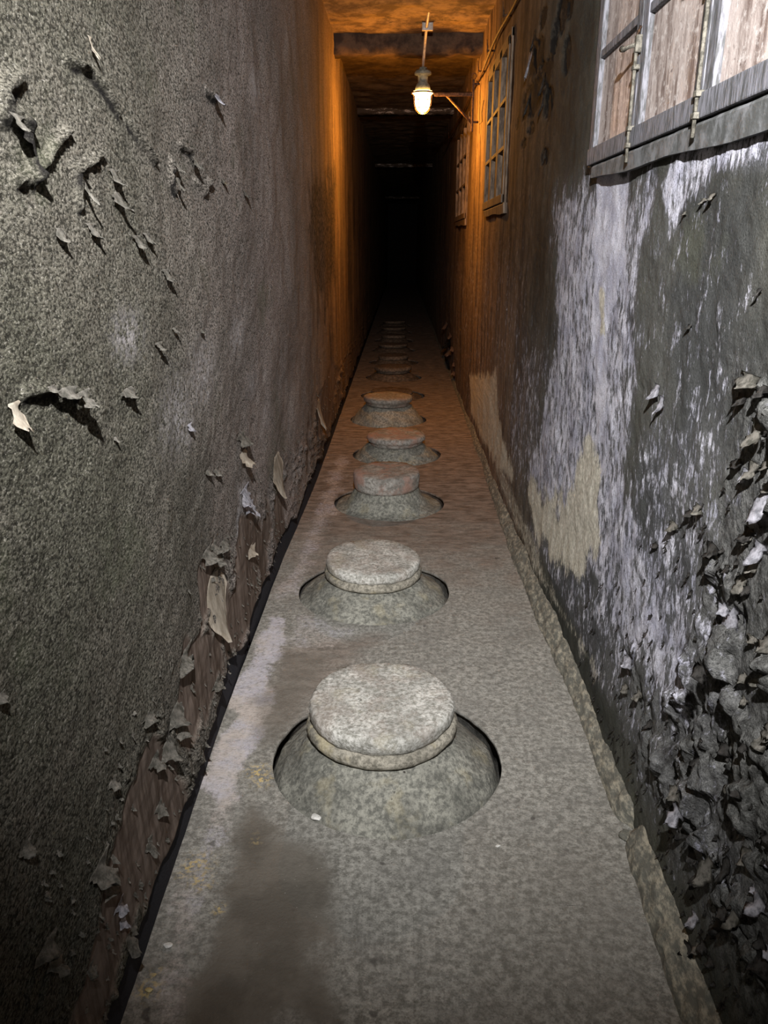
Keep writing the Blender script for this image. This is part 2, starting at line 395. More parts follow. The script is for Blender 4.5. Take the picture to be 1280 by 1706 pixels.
bare = np.maximum(bare, sst(fbm(GY * 4, GZ * 3, 8) * 0.75 + low * 0.16, 0.56, 0.60) * (low > 0.02) * sst(low, 0.02, 0.3))
crust = sst(low, 0.1, 0.6) * sst(fbm(GY * 6, GZ * 6, 9), 0.42, 0.56)
f1, f2, idv = worley(GY * 26, GZ * 22, 11)
d2 = crust * (idv - 0.25) * 0.022 * sst(f2 - f1, 0.0, 0.3)
d = d + d2 * (1 - bare)
dirt = np.maximum(dirt, 0.7 * crust * sst(f2 - f1, 0.16, 0.03))
# raised cracks
for pts, wd in [([(0, 165), (40, 215), (55, 300)], .012), ([(105, 98), (140, 112), (165, 145), (190, 188)], .010), ([(205, 200), (225, 235), (252, 270)], .008),
                ([(25, 300), (45, 298), (75, 270), (85, 245), (108, 218)], .012), ([(118, 275), (125, 300), (130, 345)], .011),
                ([(295, 238), (315, 250), (325, 275)], .011), ([(325, 300), (338, 322), (348, 300)], .011), ([(118, 278), (140, 275), (162, 255)], .008),
                ([(284, 262), (282, 300), (290, 320)], .012), ([(0, 190), (35, 195)], .02), ([(30, 130), (0, 150)], .02),
                ([(40, 655), (90, 645), (125, 655)], .015), ([(340, 150), (355, 165)], .015)]:
    wp = wallpoly(pts, XL); wd *= 0.62; rr = seg_ridge(GY, GZ, wp, wd); d = d + rr * 0.014 * (0.55 + 0.9 * fbm(GY * 30, GZ * 30, 14, 2))
    dirt = np.maximum(dirt, 1.5 * sst(fbm(GY * 14, GZ * 14, 15), .3, .5) * seg_ridge(GY, GZ + 0.012, wp, wd * 0.75))  # dark line painted just below each raised crack as its shadow
for (x, y, r) in [(425, 150, 18), (400, 560, 20), (340, 620, 26), (298, 690, 24), (318, 715, 12), (430, 640, 15), (455, 690, 14), (210, 560, 12), (432, 870, 22)]:
    p = hitx(x, y, XL); pale = np.maximum(pale, 0.8 * np.exp(-(((GY - p[1]) / (r * .006)) ** 2 + ((GZ - p[2]) / (r * .0035)) ** 2)))
s = sdist(GY, GZ, wallpoly([(412, 810), (428, 800), (440, 850), (436, 930), (420, 950), (412, 880)], XL)); pale = np.maximum(pale, sst(s + jit * .3, -.02, .02))
dirt = np.maximum(dirt, 0.75 * sst(fbm(GY * 5, GZ * 1.6, 21), 0.55, 0.66) * sst(GY, 4.2, 5.2) * sst(GZ, 2.3, 1.9))
dirt = np.maximum(dirt, sst(sdist(GY, GZ, wallpoly([(512, 300), (560, 280), (558, 470), (530, 500), (515, 400)], XL)) + jit * 2.2, -0.05, 0.12) * 0.9)
d = np.where(rec > 0, d * (1 - rec) - 0.024 * rec, d) - 0.006 * bare * (1 - rec)
dirt = np.maximum(dirt, rec * 0.3); bare = np.maximum(bare, rec * 0.7)
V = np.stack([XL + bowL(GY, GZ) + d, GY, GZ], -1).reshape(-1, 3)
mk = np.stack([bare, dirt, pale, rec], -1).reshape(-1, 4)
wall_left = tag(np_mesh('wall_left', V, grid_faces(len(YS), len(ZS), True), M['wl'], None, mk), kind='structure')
LEFT_D = d

# right wall
d = (fbm(GY * 2.5, GZ * 2.5, 31) - 0.5) * 0.02 + (fbm(GY * 20, GZ * 14, 32, 3) - 0.5) * 0.007 + (fbm(GY * 80, GZ * 60, 33, 2) - 0.5) * 0.003
jit = (fbm(GY * 11, GZ * 7, 35) - 0.5)
def wm(pts, soft, j=0.15): return sst(sdist(GY, GZ, wallpoly(pts, XR)) + jit * j, -soft, soft)
eff = np.maximum.reduce([
    1.0 * wm([(925, 330), (985, 292), (1100, 285), (1115, 330), (1075, 400), (1060, 520), (1052, 690), (1045, 800), (1085, 900), (1140, 1010),
              (1165, 1160), (1120, 1250), (1060, 1160), (1010, 1080), (950, 960), (890, 870), (868, 790), (900, 690), (925, 560)], 0.14, 0.3) * 0.56,
    0.55 * wm([(1090, 285), (1160, 240), (1280, 200), (1280, 260), (1190, 300), (1130, 380), (1090, 330)], 0.05),
    1.0 * wm([(998, 292), (1046, 300), (1040, 440), (1008, 545), (1000, 740), (985, 740), (984, 540), (990, 400)], 0.03, 0.06) * 1.2,
    0.33 * wm([(870, 540), (930, 560), (890, 860), (850, 800), (845, 690)], 0.3),
    0.20 * wm([(1060, 300), (1280, 250), (1280, 1250), (1150, 1200), (1050, 800)], 0.2),
    0.36 * wm([(1050, 720), (1200, 640), (1230, 760), (1180, 1000), (1250, 1180), (1160, 1260), (1060, 1060)], 0.10),
    0.30 * wm([(980, 1080), (1180, 1260), (1250, 1500), (1180, 1560), (1060, 1330)], 0.1),
    0.34 * wm([(870, 860), (960, 900), (1080, 1160), (1120, 1300), (1040, 1260), (960, 1090)], 0.05),
    0.2 * sst(GY, 3.6, 4.2) * sst(GZ, 1.9, 1.2)])
cream = np.maximum.reduce([
    wm([(972, 715), (990, 790), (984, 900), (958, 955), (925, 950), (885, 870), (872, 800), (890, 800), (925, 850), (940, 810), (955, 760)], 0.09, 0.2),
    wm([(782, 625), (828, 622), (832, 700), (860, 800), (846, 800), (800, 730), (785, 690)], 0.08, 0.12),
    0.9 * wm([(996, 470), (1006, 480), (1004, 560), (996, 560)], 0.02, 0.04),
    0.55 * wm([(800, 700), (846, 790), (880, 880), (930, 1010), (990, 1130), (980, 1140), (900, 980), (850, 860)], 0.05, 0.1)])
dark = np.zeros(GY.shape)
for (x, y, rx, ry) in [(906, 32, 7, 18), (893, 95, 14, 28), (904, 128, 14, 26), (885, 165, 18, 28), (912, 175, 8, 26), (935, 25, 9, 30), (924, 70, 6, 22),
                       (950, 8, 5, 20), (905, 262, 7, 18), (884, 215, 5, 10), (873, 240, 4, 8), (925, 60, 5, 25), (942, 95, 5, 30), (862, 205, 4, 12)]:
    p = hitx(x, y, XR); q = hitx(x + rx, y, XR); r = hitx(x, y + ry, XR)
    ry_ = abs(q[1] - p[1]) + 1e-3; rz_ = abs(r[2] - p[2])
    e = np.hypot((GY - p[1]) / ry_, (GZ - p[2]) / rz_) + jit * 0.8
    m = sst(e, 1.1, 0.85); dark = np.maximum(dark, m * 1.3); d = d + 0.008 * m       # blown plaster, sunk
wet = wm([(860, 0), (990, 0), (975, 280), (935, 300), (925, 560), (880, 560), (830, 420), (860, 280)], 0.25, 0.3)  # darker zone of the wall between the first two windows
dark = np.maximum(dark, 0.55 * wet)
rgh = np.maximum(wm([(1290, 560), (1225, 640), (1190, 760), (1180, 900), (1150, 1030), (1095, 1180), (1085, 1330), (1150, 1500), (1230, 1706), (1400, 1900), (1800, 900), (1700, 500)], 0.06, 0.2),
                 0.5 * wm([(1020, 1080), (1060, 1100), (1110, 1260), (1090, 1350), (1050, 1250)], 0.05))
f1, f2, idv = worley(GY * 14 + 0.9 * (fbm(GY * 9, GZ * 9, 51, 2) - .5), GZ * 12, 41); g1, g2, idw = worley(GY * 38, GZ * 32, 43)
edge = sst(f2 - f1, 0.02, 0.25)
tilt = sst(fbm(GY * 5, GZ * 5, 45), 0.42, 0.55)
bulge = rgh * tilt * ((idv - 0.35) * 0.045 * edge + (idw - 0.4) * 0.012 * sst(g2 - g1, 0, 0.3) + (fbm(GY * 16, GZ * 12, 46, 3) - .5) * 0.05)
d = d - bulge
dark = np.maximum(dark, 0.7 * rgh * sst(f2 - f1, 0.12, 0.02) * tilt)
eff = np.where(rgh > 0.3, eff * 0.75, eff)
inwin = np.zeros(GY.shape)
for a, b in WIN: inwin = np.maximum(inwin, ((GY > a + 0.035) & (GY < b - 0.035) & (GZ > WZ[0] + 0.035) & (GZ < WZ[1] - 0.035)) * 1.0)
near = np.zeros(GY.shape)
for a, b in WIN: near = np.maximum(near, sst(np.minimum.reduce([GY - a, b - GY, GZ - WZ[0], WZ[1] - GZ]), -0.06, -0.01))
d = d * (1 - near) + 0.09 * inwin
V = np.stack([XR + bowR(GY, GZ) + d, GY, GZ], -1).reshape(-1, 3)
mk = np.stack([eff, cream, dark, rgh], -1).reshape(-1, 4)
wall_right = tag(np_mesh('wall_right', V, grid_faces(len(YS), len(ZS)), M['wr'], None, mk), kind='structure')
RIGHT_D = d
def wx_left(y, z): i = int(np.argmin(abs(YS - y))); j = int(np.argmin(abs(ZS - z))); return float(XL + bowL(y, z) + LEFT_D[i, j])
def wx_right(y, z): i = int(np.argmin(abs(YS - y))); j = int(np.argmin(abs(ZS - z))); return float(XR + bowR(y, z) + RIGHT_D[i, j])

# ------------------------------------------------------------------ ceiling, beams, far wall
cx = np.linspace(XL - 0.06, XR + 0.10, 60); cy = steps(-2, 33, lambda y: 0.03 if y < 14 else 0.25)
CX, CY = np.meshgrid(cx, cy, indexing='ij')
V = np.stack([CX, CY, 3.03 + (fbm(CX * 5, CY * 5, 61) - .5) * 0.03], -1).reshape(-1, 3)
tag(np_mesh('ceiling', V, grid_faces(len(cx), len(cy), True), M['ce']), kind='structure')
for k, (yb, h, th) in enumerate([(6.80, 0.13, 0.20), (10.25, 0.05, 0.22), (16.9, 0.05, 0.22), (28.0, 0.06, 0.25)]):
    n = 48; prof = [(yb, 3.05), (yb, 3.03 - h * .5), (yb, 3.03 - h), (yb + th * .5, 3.03 - h), (yb + th, 3.03 - h), (yb + th, 3.05)]
    X_, P_ = np.meshgrid(np.linspace(XL - .05, XR + .1, n), np.arange(len(prof)), indexing='ij')
    py = np.array([p[0] for p in prof])[P_]; pz = np.array([p[1] for p in prof])[P_]
    dz = (fbm(X_ * 16, py * 9 + P_, 70 + k) - .5) * 0.03
    V = np.stack([X_, py + dz * .6, pz + dz], -1).reshape(-1, 3)
    tag(np_mesh('trim_%d' % (k + 2), V, grid_faces(n, len(prof)), M['sootbeam'] if k == 0 else M['bm']), kind='structure')
fx = np.linspace(XL - .06, XR + .1, 20); fz = np.linspace(-.1, 3.1, 40); FX, FZ = np.meshgrid(fx, fz, indexing='ij')
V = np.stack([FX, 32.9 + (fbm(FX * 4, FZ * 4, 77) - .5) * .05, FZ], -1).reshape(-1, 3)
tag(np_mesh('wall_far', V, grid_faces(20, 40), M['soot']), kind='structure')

# ------------------------------------------------------------------ floor with a round hole for every jar
JX = 0
JARS = [  # x, y, hole radius, lid type, colour, sink, shoulder offset in the hole
    (-0.033, 2.02, 0.350, 'ring', 'lid_near'), (-0.111, 3.24, 0.345, 'ring', 'lid_near'), (-0.062, 4.53, 0.338, 'cap', 'lid_red'),
    (-0.019, 5.69, 0.333, 'disc', 'lid_red'), (-0.100, 6.93, 0.345, 'disc', 'lid_dark'), (-0.075, 8.12, 0.335, 'bare', 'lid_dark'),
    (-0.075, 9.30, 0.335, 'disc', 'lid_dark'), (-0.085, 10.55, 0.335, 'cap', 'lid_dark'), (-0.10, 11.80, 0.335, 'disc', 'lid_dark'),
    (-0.10, 13.05, 0.335, 'cap', 'lid_dark'), (-0.11, 14.3, 0.335, 'disc', 'lid_dark'), (-0.11, 15.55, 0.335, 'disc', 'lid_dark')]
def rect_patch(x0, x1, y0, y1, nx, ny):
    X_, Y_ = np.meshgrid(np.linspace(x0, x1, nx), np.linspace(y0, y1, ny), indexing='ij')
    return np.stack([X_, Y_], -1).reshape(-1, 2), grid_faces(nx, ny)
def ring_patch(cx_, cy_, R, x0, x1, y0, y1, n=160, m=26):
    a = np.arange(n) * 2 * np.pi / n
    # include the rectangle's corners by snapping the nearest angles
    dx, dy = np.cos(a), np.sin(a)
    tx = np.where(dx > 0, (x1 - cx_) / np.maximum(dx, 1e-9), (x0 - cx_) / np.minimum(dx, -1e-9))
    ty = np.where(dy > 0, (y1 - cy_) / np.maximum(dy, 1e-9), (y0 - cy_) / np.minimum(dy, -1e-9))
    tt = np.minimum(tx, ty); ox, oy = cx_ + dx * tt, cy_ + dy * tt
    for X_, Y_ in [(x0, y0), (x1, y0), (x0, y1), (x1, y1)]:
        k = int(np.argmin((ox - X_) ** 2 + (oy - Y_) ** 2)); ox[k], oy[k] = X_, Y_
    Rv = R * (1 + 0.02 * (fbm(np.cos(a) * 2 + cx_ * 9, np.sin(a) * 2 + cy_, 5, 2) - .5)
              + 0.012 * (fbm(np.cos(a) * 9 + cx_ * 9, np.sin(a) * 9 + cy_, 6, 2) - .5))
    ix, iy = cx_ + dx * Rv, cy_ + dy * Rv
    s = np.linspace(0, 1, m)[:, None]
    P = np.stack([ix * (1 - s) + ox * s, iy * (1 - s) + oy * s], -1)
    i = np.arange(m - 1)[:, None] * n + np.arange(n)[None]; j = np.arange(m - 1)[:, None] * n + (np.arange(n)[None] + 1) % n
    return P.reshape(-1, 2), np.stack([i, i + n, j + n, j], -1).reshape(-1, 4), np.stack([ix, iy], -1)
Vs, Fs, off, zs = [], [], 0, []
def addp(P, Fq, z=None):
    global off
    Vs.append(P); Fs.append(Fq + off); off += len(P); zs.append(np.zeros(len(P)) if z is None else z)
FX0, FX1 = XL - 0.055, XR + 0.06
ycur = -2.0
for j, (jx, jy, R, _, _) in enumerate(JARS):
    y0, y1 = jy - 0.56, jy + 0.56
    addp(*rect_patch(FX0, FX1, ycur, y0, 120, max(3, int((y0 - ycur) / 0.012))))
    P, Fq, rim = ring_patch(jx, jy, R, FX0, FX1, y0, y1)
    addp(P, Fq)
    n = len(rim); zz = np.array([0.0, -0.004, -0.012, -0.022, -0.20]); q = []
    kk = np.array([1.0, 0.997, 1.0, 1.06, 1.12])[:, None]
    ring = np.concatenate([np.stack([jx + (rim[:, 0] - jx) * k, jy + (rim[:, 1] - jy) * k], -1) for k in kk[:, 0]])
    i = np.arange(4)[:, None] * n + np.arange(n)[None]; i2 = np.arange(4)[:, None] * n + (np.arange(n)[None] + 1) % n
    addp(ring, np.stack([i, i2, i2 + n, i + n], -1).reshape(-1, 4)[:, ::-1], np.repeat(zz, n))
    ycur = y1
addp(*rect_patch(FX0, FX1, ycur, 33, 40, 200))
P = np.concatenate(Vs); Fq = np.concatenate(Fs); z0 = np.concatenate(zs)
X_, Y_ = P[:, 0], P[:, 1]
hz = (fbm(X_ * 4, Y_ * 4, 81) - .5) * 0.012 + (fbm(X_ * 22, Y_ * 22, 82, 3) - .5) * 0.004
edge = XL + bowL(Y_, 0 * Y_) + 0.012 + 0.02 * (fbm(Y_ * 9, Y_ * 0, 83) - .5)
hz = hz - 0.0 * sst(X_, edge + 0.006, edge - 0.006)          # gutter along the left wall
jf = (fbm(X_ * 9, Y_ * 9, 84) - .5)
def fm(pts, soft, j=0.1): return sst(sdist(X_, Y_, floorpoly(pts)) + jf * j, -soft, soft)
palem = np.maximum.reduce([
    1.05 * fm([(345, 1300), (400, 1140), (445, 1020), (480, 1030), (470, 1090), (455, 1170), (430, 1220), (400, 1330), (350, 1380)], 0.03, 0.12),
    0.8 * fm([(455, 1000), (560, 760), (585, 760), (560, 860), (520, 940), (500, 990)], 0.06, 0.15),
    0.75 * fm([(250, 1640), (345, 1310), (400, 1340), (370, 1460), (330, 1580), (300, 1706), (240, 1706)], 0.04, 0.1),
    0.7 * fm([(490, 1010), (560, 1040), (600, 1050), (560, 1080), (480, 1080)], 0.03, 0.1),
    0.28 + 0 * X_])
damp = np.maximum.reduce([
    fm([(330, 1706), (352, 1560), (372, 1450), (420, 1340), (470, 1400), (540, 1420), (560, 1500), (530, 1600), (560, 1706)], 0.035, 0.12),
    0.6 * fm([(430, 1170), (470, 1090), (540, 1090), (520, 1160), (465, 1220), (440, 1250)], 0.04, 0.1),
    0.3 * fm([(820, 1420), (1000, 1400), (1080, 1600), (1000, 1706), (800, 1706)], 0.1, 0.2)])
brown = sst(Y_ + jf * 1.2, 2.9, 4.6)
brown = np.maximum(brown, 0.55 * fm([(420, 1200), (470, 1080), (640, 1060), (560, 1130), (470, 1210)], 0.06, 0.1))
yel = np.zeros(len(X_))
for (x, y, r) in [(430, 1285, .03), (315, 1448, .02), (335, 1470, .022), (248, 1648, .022), (365, 1515, .012), (260, 1620, .01), (424, 1400, .01), (330, 1440, .03), (438, 1300, .025)]:
    p = hitz(x, y, 0); yel = np.maximum(yel, np.exp(-((X_ - p[0]) ** 2 + (Y_ - p[1]) ** 2) / r ** 2))
V = np.stack([X_, Y_, z0 + hz], -1); mk = np.stack([palem, damp, brown, yel], -1)
floor = tag(np_mesh('floor', V, Fq, M['fl'], None, mk), kind='structure')
bm = bmesh.new(); bx(bm, FX0, FX1, -2, 33, -0.36, -0.30)
obj('earth_bed', bm, M['soil'], floor)

# mortar fillet along the foot of the right wall
n = len(YS); prof_n = 12
T, K = np.meshgrid(YS, np.linspace(0, 1, prof_n), indexing='ij')
wd = (0.042 + 0.016 * (fbm(T * 2.2, T * 0, 91) - .5) * 2) * (1 - 0.45 * sst(T, 3.5, 7)); ht = (0.085 + 0.03 * (fbm(T * 3.1, T * 0, 92) - .5) * 2) * (1 - 0.4 * sst(T, 3.5, 7))
brk = np.exp(-((T - hitz(1060, 1385, 0)[1]) / 0.035) ** 2)       # broken-out gap
base = XR + bowR(T, 0 * T)
fx_ = base - wd * (1 - K ** 1.4) + 0.012 * K; fz_ = ht * K ** 0.8
b = (fbm(T * 28, K * 6, 93, 4) - .5) * 0.02 * np.sin(np.pi * np.clip(K + .1, 0, 1))
V = np.stack([fx_ - b + brk * 0.035 * (1 - K * .6), T, fz_ - 0.006 - 0.02 * brk + b * .5], -1).reshape(-1, 3)
tag(np_mesh('trim_1', V, grid_faces(n, prof_n, False), M['mortar']), kind='structure')

# ------------------------------------------------------------------ jars
def make_jar(jx, jy, R, kind, lm, seed):
    root = empty('buried_jar', (jx, jy, -0.28))
    rng = random.Random(seed); ph = rng.random() * 6
    def wob(r, z, a, j):
        q = 0.004 * math.sin(3 * a + ph + j * .2) + 0.003 * math.sin(7 * a + ph * 2 + j) + 0.0015 * math.sin(19 * a + j * 1.7)
        return r + q, z + 0.25 * q + 0.28
    H, LH = {1: (.108, .102), 2: (.078, .088), 3: (.10, .105), 4: (.085, .076), 5: (.135, .085), 6: (.02, .03), 7: (.06, .075)}.get(seed, (.045, .05))
    rn = {'ring': 0.188, 'cap': 0.19, 'disc': 0.20, 'bare': 0.21}[kind]; lx = -0.016 if seed in (1, 3) else -0.006
    fr = -0.008; Re = R - 0.008
    pts = [(0.12, -0.27), (0.22, -0.25), (Re + 0.02, -0.16), (Re + 0.012, -0.07), (Re - 0.004, -0.035)]
    if kind == 'cap':                                   # concave flare running up into the lid
        for k in range(13):
            u = k / 12; pts.append((Re - 0.012 - (Re - 0.012 - rn) * (u ** 0.85), fr + (H - fr) * (u ** 1.9)))
    else:
        for k in range(15):                             # convex dome
            u = k / 14; pts.append((Re - 0.012 - (Re - 0.012 - rn) * u, fr + (H - fr) * (1 - (1 - u) ** 1.22)))
    pts.append((rn - 0.012, H + 0.004)); pts.append((rn - 0.03, H - 0.004))
    off_y = {1: -.018, 2: -.026, 3: -.010, 4: -.010, 5: -.004, 7: -.03}.get(seed, -.015)                                       # shoulder leans to the viewer's side of its hole
    bm = bmesh.new(); rings = lathe(bm, pts, 112, (-0.008, off_y, 0), wob)
    bm.faces.new(rings[-1]); bm.faces.new(rings[0][::-1])
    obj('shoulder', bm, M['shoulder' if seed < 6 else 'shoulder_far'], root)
    z0 = H + 0.006
    if kind == 'ring':
        lp = [(0.10, z0 - .004), (0.206, z0 - .004), (0.222, z0 + .004), (0.229, z0 + .014), (0.228, z0 + .026), (0.220, z0 + .035), (0.212, z0 + .037), (0.207, z0 + .040)]
        tp = [(0.18, z0 + .032), (0.206, z0 + .035), (0.215, z0 + .041), (0.221, z0 + .054), (0.221, z0 + .072), (0.217, z0 + .081), (0.209, z0 + .0855),
              (0.17, z0 + .085), (0.12, z0 + .087), (0.07, z0 + .088), (0.02, z0 + .088)]
        if seed == 2: lp = [(r - .002, z) for r, z in lp]
    elif kind == 'cap':
        lp = None
        tp = [(0.15, z0 - .006), (0.192, z0 - .004), (0.200, z0 + .010), (0.202, z0 + .030), (0.204, z0 + .060), (0.202, z0 + .077), (0.195, z0 + .084), (0.15, z0 + .086), (0.09, z0 + .087), (0.02, z0 + .088)]
    elif kind == 'disc':
        lp = None
        tp = [(0.14, z0 - .006), (0.192, z0 - .004), (0.200, z0 + .008), (0.202, z0 + .022), (0.216, z0 + .028), (0.222, z0 + .038), (0.221, z0 + .058), (0.214, z0 + .068), (0.17, z0 + .073), (0.09, z0 + .075), (0.02, z0 + .076)]
    else:
        lp = None
        tp = [(0.15, z0 - .006), (0.212, z0 - .002), (0.217, z0 + .012), (0.205, z0 + .022), (0.12, z0 + .026), (0.02, z0 + .026)]
    def wob2(r, z, a, j):
        q = 0.003 * math.sin(2 * a + ph * 3) + 0.0022 * math.sin(5 * a + ph + j * .4) + 0.0016 * math.sin(13 * a + j * 2.1 + ph) + 0.0010 * math.sin(31 * a + j * 3)
        return r + q, z + 0.45 * q + 0.0035 * math.sin(a + ph) * (r / .2) + 0.28
    bm = bmesh.new(); rings = lathe(bm, [(r if kind != 'ring' else r * .975, z0 + (z - z0) * LH / {'ring': .088, 'cap': .088, 'disc': .076, 'bare': .026}[kind]) for r, z in tp], 112, (lx, 0, 0), wob2)
    bm.faces.new(rings[-1]); bm.faces.new(rings[0][::-1])
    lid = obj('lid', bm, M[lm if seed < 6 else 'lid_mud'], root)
    if lp:
        bm = bmesh.new(); rings = lathe(bm, [(r * .985, z0 + (z - z0) * LH / .088) for r, z in lp], 112, (lx, 0, 0), wob2); bm.faces.new(rings[-1]); bm.faces.new(rings[0][::-1])
        tag(obj('lid_rim', bm, M['lid_ring'], lid), 'thick yellowish rim under the lid')
    return root
labels = [
    'nearest and largest buried clay jar, domed shoulder, pale round lid with yellowish rim',
    'second buried jar from the viewer, pale disc lid over thin rim, black gap behind',
    'third buried jar from the viewer, tall cap lid flaring smoothly into the shoulder',
    'fourth buried jar from the viewer, reddish topped disc lid above a dark groove',
    'fifth buried jar from the viewer, thick flat lid, right in front of the sunken one',
    'sunken jar half hidden behind the fifth, a black gap round its shoulder',
    'seventh buried jar, beyond the sunken one, brown lid inside a dark ring gap',
    'eighth buried jar, dim brown cap, just past the jar with the dark ring',
    'ninth buried jar, dim flat lid deep in the lamp\'s shadow',
    'tenth buried jar, faint cap near the dark end of the row',
    'second to last buried jar, barely seen in the dark',
    'last and farthest buried jar before the darkness']
for i, (jx, jy, R, kind, lm) in enumerate(JARS):
    tag(make_jar(jx, jy, R, kind, lm, i + 1), labels[i], 'jar', 'jars buried in a row along the passage floor')

# ------------------------------------------------------------------ windows in the right wall
def wbox(bm, y0, y1, z0, z1, xf, xb, bev=0.003): bx(bm, xf, xb, y0, y1, z0, z1, bev)
def window(n, y0, y1, pane_mat, bolts, leaf_open=0.0):
    z0, z1 = WZ
    root = empty('window_%d' % n, (XR, y0, z0)); tag(root, kind='structure')
    inv = Vector((-XR, -y0, -z0))
    def add(name, bm, m, parent, smooth=False):
        bmesh.ops.translate(bm, verts=bm.verts, vec=inv); return obj(name, bm, m, parent, smooth)
    bm = bmesh.new(); t_ = 0.045
    wbox(bm, y0, y0 + t_, z0, z1, XR - .012, XR + .06); wbox(bm, y1 - t_, y1, z0, z1, XR - .012, XR + .06)
    wbox(bm, y0, y1, z1 - t_, z1, XR - .014, XR + .06)
    w3 = (y1 - y0 - 2 * t_) / 3
    for k in (1, 2):
        c = y0 + t_ + w3 * k; wbox(bm, c - .016, c + .016, z0 + .03, z1 - .02, XR - .004, XR + .06)
    add('frame', bm, M['woodv' if n == 1 else 'woodb'], root)
    bm = bmesh.new()
    rngs = random.Random(n)
    prev = None
    rows = []
    for y in np.linspace(y0 - .03, y1 - 0.10, 40):
        jz = rngs.uniform(-.004, .004); u = (y - y0) / (y1 - y0)
        drop = 0.058 + 0.004 * math.sin(y * 9) - 0.020 * u
        rows.append([bm.verts.new((XR + .03, y, z0 + .0)), bm.verts.new((XR - .018, y, z0 - .001 + jz * .3)), bm.verts.new((XR - .022, y, z0 - .008)),
                     bm.verts.new((XR - .020 + jz * .5, y, z0 - drop)), bm.verts.new((XR + .03, y, z0 - drop + .004))])
    for a, b in zip(rows[:-1], rows[1:]):
        for k in range(5): bm.faces.new((a[k], a[(k + 1) % 5], b[(k + 1) % 5], b[k]))
    bm.faces.new(rows[0][::-1]); bm.faces.new(rows[-1])
    add('sill', bm, M['wood' if n == 1 else 'woodb'], root)
    for k in range(3):
        a = y0 + t_ + w3 * k; b = a + w3; s_ = 0.046
        if k > 0: a += .006
        bm = bmesh.new(); xf, xb = XR - .020, XR + (.022 if n == 1 else .05)
        # stiles, bottom and top rail
        wbox(bm, a, a + s_, z0 + .004, z1 - .03, xf, xb); wbox(bm, b - s_, b, z0 + .004, z1 - .03, xf, xb)
        wbox(bm, a, b, z0 + .004, z0 + .052, xf - .006, xb); wbox(bm, a, b, z1 - .075, z1 - .03, xf, xb)
        h3 = (z1 - .075 - (z0 + .05)) / 3
        for q in (1, 2):
            zc = z0 + .05 + h3 * q; wbox(bm, a + .02, b - .02, zc - .011, zc + .011, xf + .002, xb - .004)
        leaf = add('sash', bm, M['woodv' if n == 1 else 'woodb'], root)
        bm = bmesh.new(); pr = 0 if n == 1 else .034; wbox(bm, a + .02, b - .02, z0 + .03, z1 - .05, XR - .005 + pr, XR + .004 + pr, 0)
        add('pane', bm, pane_mat, leaf)
    if bolts:
        for k in (1, 2):
            c = y0 + t_ + w3 * k; x = XR - .030
            bm = bmesh.new(); zt = z0 + (0.30 if k == 1 else 0.24)
            tube(bm, [(x, c, z0 - .03), (x, c, zt)], .0042)
            for zz in (z0 + .01, z0 + .05, zt - .05):
                bx(bm, x - .006, XR - .018, c - .011, c + .011, zz - .006, zz + .006, .002)
            bx(bm, x - .005, XR - .018, c - .010, c + .010, zt - .018, zt + .022, .003)
            b_ = add('bolt', bm, M['bolt'], root, True)
            bm = bmesh.new(); zk = zt + .0
            tube(bm, [(x - .004, c, zk), (x - .018, c + .012, zk - .002), (x - .024, c + .030, zk - .004), (x - .026, c + .042, zk)], [.005, .005, .006, .008])
            add('bolt_knob', bm, M['bolt'], b_, True)
            bm = bmesh.new(); tube(bm, [(x, c, zt + .02), (x + .003, c + .006, zt + .032), (x + .006, c, zt + .042)], .004); add('catch', bm, M['rust'], b_, True)
    return root
window(1, *WIN[0], M['pane_rust'], True)
window(2, *WIN[1], M['pane_dark'], False)
window(3, *WIN[2], M['pane_brown'], False)

# ------------------------------------------------------------------ lamp, bracket, conduit, wall cable
lamp = empty('caged_lamp', LAMP)
bm = bmesh.new(); r = lathe(bm, [(0.012, 0.19), (0.030, 0.185), (0.034, 0.17), (0.060, 0.160), (0.066, 0.150), (0.066, 0.135), (0.040, 0.130), (0.038, 0.08), (0.052, 0.065), (0.058, 0.045), (0.060, 0.022)], 40)
bm.faces.new(r[0][::-1]); bm.faces.new(r[-1]); hs = obj('housing', bm, M['housing'], lamp)
for k in range(4):
    a = k * math.pi / 2 + .5; bm = bmesh.new(); tube(bm, [(.05 * math.cos(a), .05 * math.sin(a), .15), (.05 * math.cos(a), .05 * math.sin(a), .172)], .006); obj('bolt', bm, M['rust'], hs)
bm = bmesh.new(); r = lathe(bm, [(0.055, 0.022), (0.078, 0.018), (0.080, 0.006), (0.070, -0.002), (0.062, -0.010), (0.060, -0.06), (0.056, -0.085), (0.044, -0.110), (0.026, -0.126), (0.006, -0.132)], 40)
bm.faces.new(r[0][::-1]); bm.faces.new(r[-1]); tag(obj('glass_globe', bm, M['glow'], lamp), 'glowing orange glass globe')
bm = bmesh.new()
for k in range(6):
    a = k * math.pi / 3; ca, sa = math.cos(a), math.sin(a)
    tube(bm, [(ca * q, sa * q, z) for q, z in [(.072, 0), (.070, -.05), (.066, -.085), (.052, -.115), (.030, -.135), (.004, -.141)]], .0025, 6)
for q, z in [(.0705, -.045), (.060, -.10), (.032, -.134)]:
    tube(bm, [(q * math.cos(i * math.pi / 12), q * math.sin(i * math.pi / 12), z) for i in range(24)], .0022, 6, True)
obj('wire_guard', bm, M['rust'], lamp)
filament.parent = lamp; filament.location = (0, 0, -0.16)
tag(lamp, 'glowing orange caged glass lamp hanging under its green grey housing', 'lamp')

